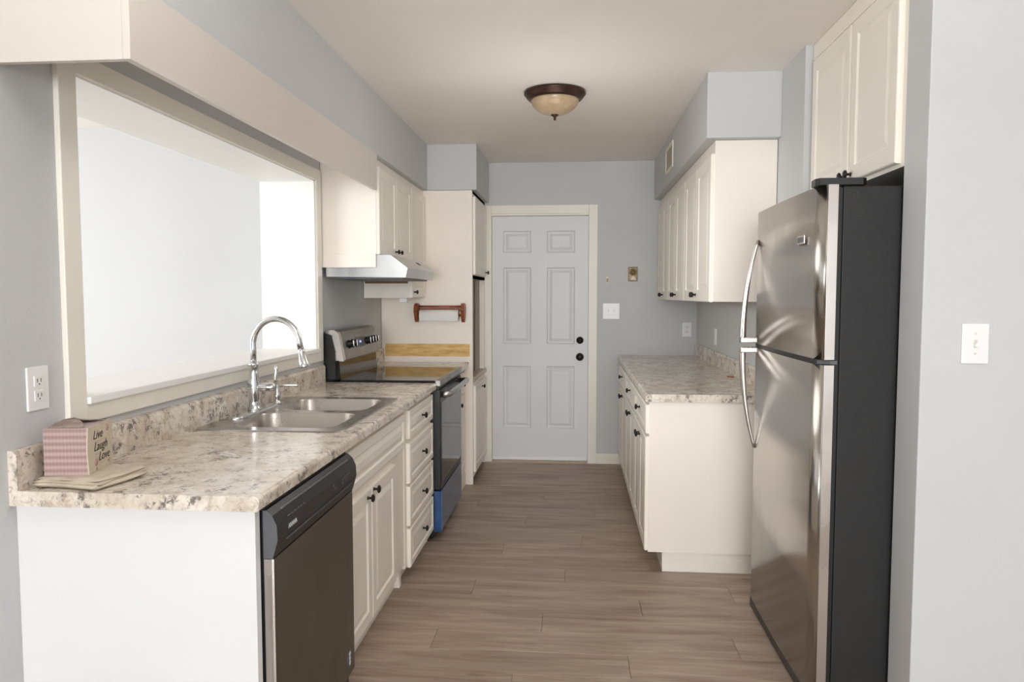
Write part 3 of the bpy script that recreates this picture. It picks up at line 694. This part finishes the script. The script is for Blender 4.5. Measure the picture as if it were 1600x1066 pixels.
MB().box(XL + .012, UX - .012, 4.9375, 4.9402, 1.488, 1.510).build('bare_edge', M['brown_edge'], un)
a = front(un, 'door', 4.945, 5.385, 1.392, 2.125, UX, 1); knob(a, (UX + .019, 4.995, 1.430), (1, 0, 0), .014)
tag(MB().box(-1.185, -1.135, 4.975, 5.03, 1.360, 1.390, .004).build('under_cabinet_puck', M['plastic']), 'small white plastic block stuck under the narrow wall cabinet', 'puck light')
# hood
hd = empty('range_hood', (-1.2, 4.52, 1.51)); tag(hd, 'stainless steel range hood under the two-door wall cabinet', 'range hood')
hp = [(-1.402, 1.514), (-.944, 1.508), (-.932, 1.562), (-1.030, 1.636), (-1.402, 1.636)]
MB().prism(hp, 1, 4.118, 4.895).build('canopy', M['steel_hood'], hd)
MB().box(-1.38, -.97, 4.15, 4.86, 1.500, 1.513, .003).build('filter', M['grey_plastic'], hd)
fn = Vector((.074, 0, .098)).normalized(); p = Vector((-.99, 4.68, 1.606))
mb = MB(); mb.box(-.012, .012, -.03, .03, 0, .004, .001); ang = math.atan2(fn.x, fn.z); mb.xf(Matrix.Translation(p) @ Matrix.Rotation(ang, 4, 'Y')); mb.build('switch_plate', M['grey_plastic'], hd)

# ------------------------------------------------------------------ right side
# base cabinets
BX = .381; units = [(3.745, 4.400, 'nearest the refrigerator, with a white end panel', 1), (4.400, 5.130, 'in the middle of the run of three', 0), (5.130, 6.178, 'against the back wall', 0)]
blab = ['cream base cabinet with drawer and doors, next to the refrigerator', 'cream base cabinet with drawer and doors, second from the refrigerator', 'cream base cabinet with drawer and doors, against the back wall']
for i, (y0, y1, t_, e_) in enumerate(units):
    c = empty('base_cabinet', (.7, (y0 + y1) / 2, 0)); tag(c, blab[i], 'cabinet', 'base cabinets opposite the range')
    MB().box(BX, XR - .003, y0 + .001, y1 - .001, .104, .8755, .001).build('carcass', M['cab_pink'], c)
    if i == 0:
        kk = MB().box(.470, XR - .003, 3.775, y1 - .001, 0, .104)
        ki = kk.build('kick_box', M['trim'], c)
        b2 = baseboard(MB(), 0, .455, XR - .003, 3.775, -1, .100); b2.build('kick_trim', M['trim'], c)
        MB().prism([(.470, 0), (.456, 0), (.456, .062), (.460, .066), (.460, .088), (.465, .1), (.470, .1)], 1, 3.762, y1).build('kick_trim', M['trim'], c)
    else: MB().box(.456, .476, y0, y1, 0, .104).build('kick_trim', M['trim'], c)
    ye = y1 - .012 if i < 2 else 5.965
    front(c, 'drawer', y0 + .008, ye, .712, .858, BX, -1, inset=.030, rise=.016)
    ym = (y0 + .008 + ye) / 2
    knob(c.children[-1], (BX - .019, ym, .800), (-1, 0, 0))
    a = front(c, 'door', y0 + .008, ym - .002, .110, .695, BX, -1); knob(a, (BX - .019, ym - .03, .655), (-1, 0, 0))
    a = front(c, 'door', ym + .002, ye, .110, .695, BX, -1); knob(a, (BX - .019, ym + .03, .655), (-1, 0, 0))
RX = .361
c2 = empty('long_countertop', (.7, 4.95, CZ - CT)); tag(c2, 'speckled grey-beige laminate countertop opposite the range, bare but for a splinter', 'countertop')
MB().prism(edge_profile(RX, XR, CZ - CT, CZ, -1), 1, 3.730, 6.176).build('slab', M['granite'], c2)
MB().box(RX + .03, XR, 3.727, 3.7305, CZ - CT, CZ + .0005).build('end_cap', M['granite'], c2)
MB().prism([(XR, CZ), (XR - .022, CZ), (XR - .022, CZ + .088), (XR - .017, CZ + .098), (XR - .008, CZ + .102), (XR, CZ + .102)], 1, 3.732, 6.176).build('backsplash', M['granite'], c2)
st = MB().prism([(.925, 4.560), (.963, 4.547), (.966, 4.555), (.930, 4.568)], 2, CZ + .0005, CZ + .006); tag(st.build('wood_splinter', M['red_wood']), 'small brown wood splinter lying on the long counter by the backsplash', 'splinter')
# upper cabinets right
RU = .699
uu = [(3.822, 4.700, 4.262), (4.700, 5.508, 5.110), (5.508, 6.176, 5.838)]
ulab = ['cream two-door wall cabinet showing its plain side beside the refrigerator', 'cream two-door wall cabinet, middle one of three under the air vent', 'cream two-door wall cabinet, the one touching the back wall']
for i, (y0, y1, ym) in enumerate(uu):
    c = empty('wall_cabinet', (.85, (y0 + y1) / 2, 1.375)); tag(c, ulab[i], 'cabinet', 'wall cabinets over the long counter')
    MB().box(RU, XR - .003, y0 + .0005, y1 - .0005, 1.376, 2.180, .001).build('carcass', M['cab_pink'], c)
    a = front(c, 'door', y0 + .006, ym - .002, 1.374, 2.115, RU, -1, inset=.062); knob(a, (RU - .019, ym - .045 + (.02 if i == 0 else 0), 1.412), (-1, 0, 0))
    a = front(c, 'door', ym + .002, y1 - .010, 1.374, 2.115, RU, -1, inset=.062); knob(a, (RU - .019, ym + .035, 1.412), (-1, 0, 0))
# vent in the soffit
vt = empty('air_vent', (.647, 5.2, 2.26)); tag(vt, 'small white air vent grille in the soffit above the wall cabinets', 'vent')
mb = MB(); mb.box(.640, .647, 5.02, 5.04, 2.255, 2.430).box(.640, .647, 5.37, 5.39, 2.255, 2.430).box(.640, .647, 5.04, 5.37, 2.255, 2.272).box(.640, .647, 5.04, 5.37, 2.413, 2.430); mb.build('frame', M['trim'], vt)
MB().box(.6465, .6472, 5.04, 5.37, 2.272, 2.413).build('backing', M['plastic_off'], vt)
for k in range(9):
    z_ = 2.279 + k * .0155; MB().prism([(.6425, z_ - .003), (.6468, z_ + .006), (.6468, z_ + .009), (.6415, z_)], 1, 5.04, 5.37).build('slat', M['plastic_off'], vt)

# cabinet over the refrigerator
oc = empty('overhead_cabinet', (1.3, 2.93, 1.82)); tag(oc, 'cream two-door cabinet above the refrigerator, up against the ceiling', 'cabinet')
OX = 1.049
MB().box(OX, 1.70, 2.492, 3.405, 1.822, 2.498, .001).build('carcass', M['cab'], oc)
a = front(oc, 'door', 2.520, 2.930, 1.836, 2.425, OX, -1, inset=.055); knob(a, (OX - .019, 2.905, 1.862), (-1, 0, 0))
a = front(oc, 'door', 2.942, 3.390, 1.836, 2.425, OX, -1, inset=.055); knob(a, (OX - .019, 2.968, 1.862), (-1, 0, 0))
MB().box(OX - .012, OX, 2.492, 3.405, 2.432, 2.498, .002).build('top_strip', M['cab'], oc)

# ------------------------------------------------------------------ refrigerator
fr = empty('refrigerator', (1.15, 2.95, 0)); tag(fr, 'stainless steel top-freezer refrigerator with black sides and bowed handles', 'refrigerator')
FY0, FY1 = 2.500, 3.372
MB().box(.868, 1.60, FY0 + .004, FY1 - .004, .03, 1.762, .004).build('body', M['fridge_side'], fr)
MB().box(.850, .868, FY0 + .012, FY1 - .012, .05, 1.758).build('gasket', M['gasket'], fr)
def fdoor(z0, z1, name):
    """door slab: crowned face with big rounded vertical edges"""
    p = []; xf = .797; xb = .850
    p.append((xb, FY0)); p.append((.8195, FY0))
    for k in range(1, 5):
        a = math.radians(55 - 18 * k / 4); p.append((.8195 - .0035 * k / 4 * math.sqrt(k / 4), FY0 + .003 * (k / 4)))
    for k in range(1, 9):
        t = k / 8; p.append((.816 - .017 * (1 - (1 - t) ** 2), FY0 + .003 + .064 * t))
    for k in range(1, 8):
        t = k / 8; p.append((xf + .002 - .006 * math.sin(PI * t), FY0 + .075 + (FY1 - FY0 - .115) * t))
    for k in range(0, 7):
        a = k / 6 * PI / 2; p.append((xf + .002 + (.835 - xf - .002) * (1 - math.cos(a)), FY1 - .040 + .040 * math.sin(a)))
    p.append((xb, FY1))
    mb = MB().prism(p, 2, z0, z1)
    for i in range(1, 28): mb.sm[i] = True
    return mb.build(name, M['steel'], fr)
fd = fdoor(1.198, 1.768, 'freezer_door'); bdr = fdoor(.055, 1.180, 'lower_door')
for d_, z0, z1 in ((fd, 1.1985, 1.7675), (bdr, .0555, 1.1795)):
    MB().box(.820, .8505, FY0 - .0012, FY0 + .002, z0, z1).build('side_trim', M['steel_edge'], d_)
MB().box(.80, .868, FY0 + .03, FY1 - .03, 1.180, 1.198).build('door_gap', M['gasket'], fr)
# hinges
MB().prism([(.795, FY0 + .010), (.93, FY0 + .008), (.945, FY0 + .022), (.945, FY0 + .075), (.79, FY0 + .085), (.785, FY0 + .03)], 2, 1.768, 1.790).build('top_hinge_cover', M['black'], fr)
MB().prism([(.84, FY0 + .004), (.862, FY0 + .004), (.862, FY0 + .05), (.81, FY0 + .05), (.806, FY0 + .03)], 2, 1.183, 1.195).build('middle_hinge', M['grey_plastic'], fr)
# handles: bow-shaped blades standing off the door, tapering into the door at the far end of each
def handle(zs_, ze_, parent, up):
    n = 18; rows = []; y_c = FY1 - .052
    for i in range(n + 1):
        t = i / n; z = zs_ + (ze_ - zs_) * t
        off = .058 * (1 - t ** 2.2)          # stand-off from the door face
        x = .797 - off; wdt = .014 * (1 - .5 * t) ; th = .0150 * (1 - .55 * t)
        ring = []
        for k in range(12):
            a = 2 * PI * k / 12; ring.append((x + th * math.cos(a), y_c + wdt * math.sin(a), z))
        rows.append(ring)
    mb = MB().grid(rows, True, True); mb.f.append(list(range(12))); mb.sm.append(False); k = len(mb.v) - 12; mb.f.append(list(range(k, k + 12))); mb.sm.append(False)
    # foot that returns to the door at the gap
    mb.box(.726, .800, y_c - .022, y_c + .014, min(zs_ - .002, zs_ + .024 * (1 if up else -1)), max(zs_ + .002, zs_ + .024 * (1 if up else -1)), .005)
    return mb.build('handle', M['steel_edge'], parent)
handle(1.203, 1.648, fd, True); handle(1.182, .738, bdr, False)
MB().box(.7905, .7935, 2.605 + .045, 2.735, 1.588, 1.618, .001).build('badge', M['steel_edge'], fd)
MB().box(.7898, .7908, 2.658, 2.727, 1.594, 1.612).build('badge_inlay', M['grey_plastic'], fd)
MB().box(.80, .87, FY0 + .02, FY1 - .02, .012, .052).build('toe_grille', M['black'], fr)
for yy in (FY0 + .06, FY1 - .06):
    for xx in (.90, 1.55): MB().lathe([(.02, 0), (.02, .03)], (xx, yy, 0), (0, 0, 1), 12).build('foot', M['black'], fr)

# ------------------------------------------------------------------ ceiling light
lt = empty('ceiling_light', (-.108, 4.06, H)); tag(lt, 'flush ceiling light with bronze rim and amber glass bowl', 'ceiling light')
lo = (-.108, 4.06, H)
MB().lathe([(.150, 0), (.164, -.004), (.166, -.016), (.158, -.022), (.155, -.030), (.148, -.038), (.142, -.044), (.128, -.046), (.10, -.03)], lo, (0, 0, 1), 48).build('rim', M['bronze'], lt)
gp_ = []
for k in range(13):
    a = k / 12 * PI / 2; gp_.append((.129 * math.cos(a) + .0005, -.042 - .082 * math.sin(a)))
MB().lathe(gp_, lo, (0, 0, 1), 48).build('glass_bowl', M['amber'], lt)
MB().lathe([(.004, -.118), (.022, -.121), (.020, -.127), (.008, -.133), (.006, -.145), (.008, -.148), (.001, -.153)], lo, (0, 0, 1), 20).build('finial', M['bronze'], lt)

# ------------------------------------------------------------------ wall plates
def plate(name, label, cat, c, u, n, wdt, hgt, kind, mat='plastic'):
    """c = centre on the wall, u = direction to the right along the wall, n = out of the wall"""
    c, u, n = Vector(c), Vector(u), Vector(n); v = Vector((0, 0, 1))
    root = empty(name, c - v * hgt / 2); tag(root, label, cat)
    def blk(a0, a1, b0, b1, d0, d1, nm, m, par, bev=.001):
        mb = MB().box(a0, a1, b0, b1, d0, d1, bev)
        R = Matrix((u, v, n)).transposed().to_4x4(); mb.xf(Matrix.Translation(c) @ R); return mb.build(nm, M[m], par)
    pl = blk(-wdt / 2, wdt / 2, -hgt / 2, hgt / 2, 0, .006, 'cover_plate', mat, root, .002)
    if kind == 'outlet':
        for s in (-1, 1):
            f_ = blk(-.017, .017, s * .0195 - .014, s * .0195 + .014, .006, .0085, 'receptacle', 'plastic_off' if mat == 'almond' else mat, root, .003)
            for q in (-.0065, .0065): blk(q - .0013, q + .0013, s * .0195 - .003, s * .0195 + .007, .0085, .0090, 'slot', 'slot', f_, 0)
            blk(-.002, .002, s * .0195 - .010, s * .0195 - .006, .0085, .0090, 'slot', 'slot', f_, 0)
        blk(-.0025, .0025, -.0025, .0025, .006, .0075, 'screw', 'plastic_off', root, .0005)
    elif kind.startswith('switch'):
        xs_ = [0] if kind == 'switch1' else [-.0235, .0235]
        for q in xs_:
            blk(q - .005, q + .005, -.012, .012, .006, .007, 'toggle_slot', 'plastic_off', root, .0005)
            blk(q - .004, q + .004, -.010, .002, .007, .018, 'toggle', mat, root, .001)
            for s in (-1, 1): blk(q - .0025, q + .0025, s * .03 - .0025, s * .03 + .0025, .006, .0072, 'screw', 'plastic_off', root, .0005)
    return root
plate('outlet', 'white duplex outlet on the grey wall above the tissue box', 'outlet', (XL, 1.850, 1.163), (0, 1, 0), (1, 0, 0), .078, .116, 'outlet')
plate('outlet', 'white duplex outlet on the back wall over the long counter', 'outlet', (.924, YB, 1.127), (1, 0, 0), (0, -1, 0), .074, .116, 'outlet')
plate('outlet', 'white duplex outlet under the wall cabinets, on the wall with the long backsplash', 'outlet', (XR, 5.36, 1.115), (0, -1, 0), (-1, 0, 0), .074, .116, 'outlet')
plate('light_switch', 'white double switch plate on the back wall beside the door', 'light switch', (.307, YB, 1.276), (1, 0, 0), (0, -1, 0), .136, .130, 'switch2')
plate('light_switch', 'white single switch plate on the pale wall beside the refrigerator', 'light switch', (1.198, 2.327, 1.265), (1, 0, 0), (0, -1, 0), .077, .120, 'switch1')
tm = empty('door_chime_button', (.482, YB, 1.52)); tag(tm, 'ornate antique brass plate with round dial on the back wall', 'brass plate')
MB().box(.443, .521, YB - .005, YB, 1.522, 1.640, .002).build('back_plate', M['brass'], tm)
mb = MB().box(.447, .517, YB - .009, YB - .005, 1.633, 1.637).box(.447, .517, YB - .009, YB - .005, 1.525, 1.529).box(.447, .451, YB - .009, YB - .005, 1.525, 1.637).box(.513, .517, YB - .009, YB - .005, 1.525, 1.637); mb.build('beaded_border', M['bronze'], tm)
MB().lathe([(.030, 0), (.030, .006), (.026, .009), (.024, .005), (.018, .005), (.016, .012), (.001, .013)], (.484, YB - .005, 1.598), (0, -1, 0), 28).build('dial', M['brass'], tm)
MB().box(.470, .498, YB - .009, YB - .005, 1.540, 1.556, .002).build('window', M['plastic_off'], tm)
MB().prism([(.460, 1.534), (.508, 1.534), (.484, 1.572)], 1, YB - .0065, YB - .005).build('scroll', M['plastic_off'], tm)
tb = MB().box(.259, .288, YB - .014, YB, 1.505, 1.563, .003); tbo = tb.build('sensor_button', M['plastic_off']); tag(tbo, 'tiny beige plastic button on the back wall above the double switch', 'wall button')
MB().box(.266, .281, YB - .017, YB - .0135, 1.515, 1.545, .002).build('push_bar', M['niche'], tbo)

# ------------------------------------------------------------------ towel and tissue box on the counter
tw = empty('folded_towel', (-1.30, 1.84, CZ)); tag(tw, 'folded beige towel lying under the tissue box', 'towel')
def towel_layer(cx, cy, lx_, ly_, ang, z0, th, seed):
    rnd = random.Random(seed); ph1, ph2 = rnd.uniform(0, 6), rnd.uniform(0, 6); n = 22; top_, bot = [], []
    ca, sa = math.cos(ang), math.sin(ang)
    for i in range(n + 1):
        rt_, rb = [], []
        for j in range(n + 1):
            a = 2 * i / n - 1; b_ = 2 * j / n - 1
            wob = 1 + .045 * math.sin(2.6 * b_ + ph1); wob2 = 1 + .05 * math.sin(2.8 * a + ph2)
            x_ = a * lx_ / 2 * wob; y_ = b_ * ly_ / 2 * wob2
            X, Y = cx + x_ * ca - y_ * sa, cy + x_ * sa + y_ * ca
            e = min(1, (1 - max(abs(a), abs(b_))) / .12); pf = math.sqrt(max(0, 1 - (1 - e) ** 2))
            mid = z0 + th / 2
            lift = (.0022 * math.sin(7 * a + ph1) * math.sin(5 * b_ + ph2)) * pf * (1 if max(abs(a), abs(b_)) > .5 else .1)
            rt_.append((X, Y, mid + th / 2 * pf + lift)); rb.append((X, Y, mid - th / 2 * pf))
        top_.append(rt_); bot.append(rb)
    return MB().grid(top_, True).grid(bot, True)
towel_layer(-1.280, 1.850, .200, .180, -.12, CZ + .0025, .013, 1).build('fold', M['cloth'], tw)
towel_layer(-1.283, 1.856, .196, .180, -.06, CZ + .011, .010, 2).build('fold', M['cloth'], tw)
towel_layer(-1.282, 1.862, .190, .176, -.15, CZ + .0178, .008, 3).build('fold', M['cloth'], tw)

BZ = CZ + .0262
p1, p2, p3 = Vector((-1.372, 1.797, BZ)), Vector((-1.262, 1.812, BZ)), Vector((-1.288, 1.952, BZ))
du = (p2 - p1); dv = (p3 - p2); hgt = .124
tbx = empty('tissue_box', (p1 + p3) / 2); tag(tbx, 'rose woven-print tissue box reading Live Laugh Love on the folded towel', 'tissue box')
off0 = Vector((0, 0, 0))
A, B_, Cc, D_ = p1, p2, p3, p1 + dv
def quad_box(pts, z0, z1, name, mat, parent):
    mb = MB(); vs = [Vector((p.x, p.y, z0)) for p in pts] + [Vector((p.x, p.y, z1)) for p in pts]
    mb._add(vs, [[0, 1, 2, 3], [4, 5, 6, 7], [0, 1, 5, 4], [1, 2, 6, 5], [2, 3, 7, 6], [3, 0, 4, 7]])
    return mb.build(name, mat, parent)
bx_ = quad_box([A, B_, Cc, D_], BZ, BZ + hgt, 'box_body', M['weave'], tbx)
un_ = du.normalized(); vn_ = dv.normalized(); nf = vn_.cross(Vector((0, 0, 1))).normalized()   # outward of text side
if nf.dot(du) < 0: nf = -nf
# kraft card side flap, slightly proud, with pointed front edge
mb = MB()
def sp3(t, z, d): return B_ + dv * t + Vector((0, 0, z)) + nf * d
prof = [(0.0, 0.0), (1.0, 0.0), (1.0, hgt + .004), (0.0, hgt), (-.05, hgt * .55)]
fr_ = [sp3(t, z, .003) for t, z in prof]; bk_ = [sp3(t, z, .0) for t, z in prof]; n_ = len(prof)
mb._add(fr_ + bk_, [list(range(n_)), list(range(n_, 2 * n_))] + [[i, (i + 1) % n_, n_ + (i + 1) % n_, n_ + i] for i in range(n_)])
card = mb.build('printed_side', M['card'], tbx)
for i, (wd, t, z) in enumerate((('Live', .18, .088), ('Laugh', .20, .056), ('Love', .38, .026))):
    text('lettering', wd, .034, M['ink'], card, sp3(t, z, .0034), vn_, (0, 0, 1), shear=.35, bold=-.0002)
for t, z, r_ in ((.78, .108, .010), (.28, .026, .010), (.3, .008, .005), (.55, .100, .005), (.8, .018, .006)):
    c0 = sp3(t, z, .0031); mb = MB().lathe([(r_, 0), (r_, .0003), (.0001, .0003)], c0, nf, 16); mb.build('flower_stamp', M['stamp'], card)
for z in (.080, .047, .018): 
    a0, a1 = sp3(.25 if z > .03 else .42, z, .0033), sp3(.75 if z > .03 else .92, z + .001, .0033); MB().tube([a0, a1], .0004, 4).build('underline', M['stamp'], card)
# torn oval opening flaps on top
for s, ang in ((-1, .5), (1, .35)):
    rows = []
    for i in range(9):
        t = i / 8; rr = []
        for j in range(6):
            q = j / 5
            base = A + du * (.08 + .84 * t) + dv * (.5 + s * (.46 - .40 * q * math.sin(PI * t)))
            rr.append(base + Vector((0, 0, hgt + .001 + .016 * q * math.sin(PI * t) * (1.0 if s < 0 else .7) + .004 * math.sin(7 * t) * q * q)))
        rows.append(rr)
    mb = MB().grid(rows, True); o = mb.build('lid_flap', M['cream_sheet'], tbx)
    sm_ = o.modifiers.new('thick', 'SOLIDIFY'); sm_.thickness = .0008
# twist tie on the counter
tt = MB().tube([(-1.098, 2.226, CZ + .002), (-1.088, 2.232, CZ + .003), (-1.082, 2.222, CZ + .003), (-1.093, 2.214, CZ + .002), (-1.07, 2.208, CZ + .002), (-1.043, 2.193, CZ + .002)], .0018, 6)
tag(tt.build('twist_tie', M['plastic']), 'little white twist tie lying on the sink counter behind the tissue box', 'twist tie')
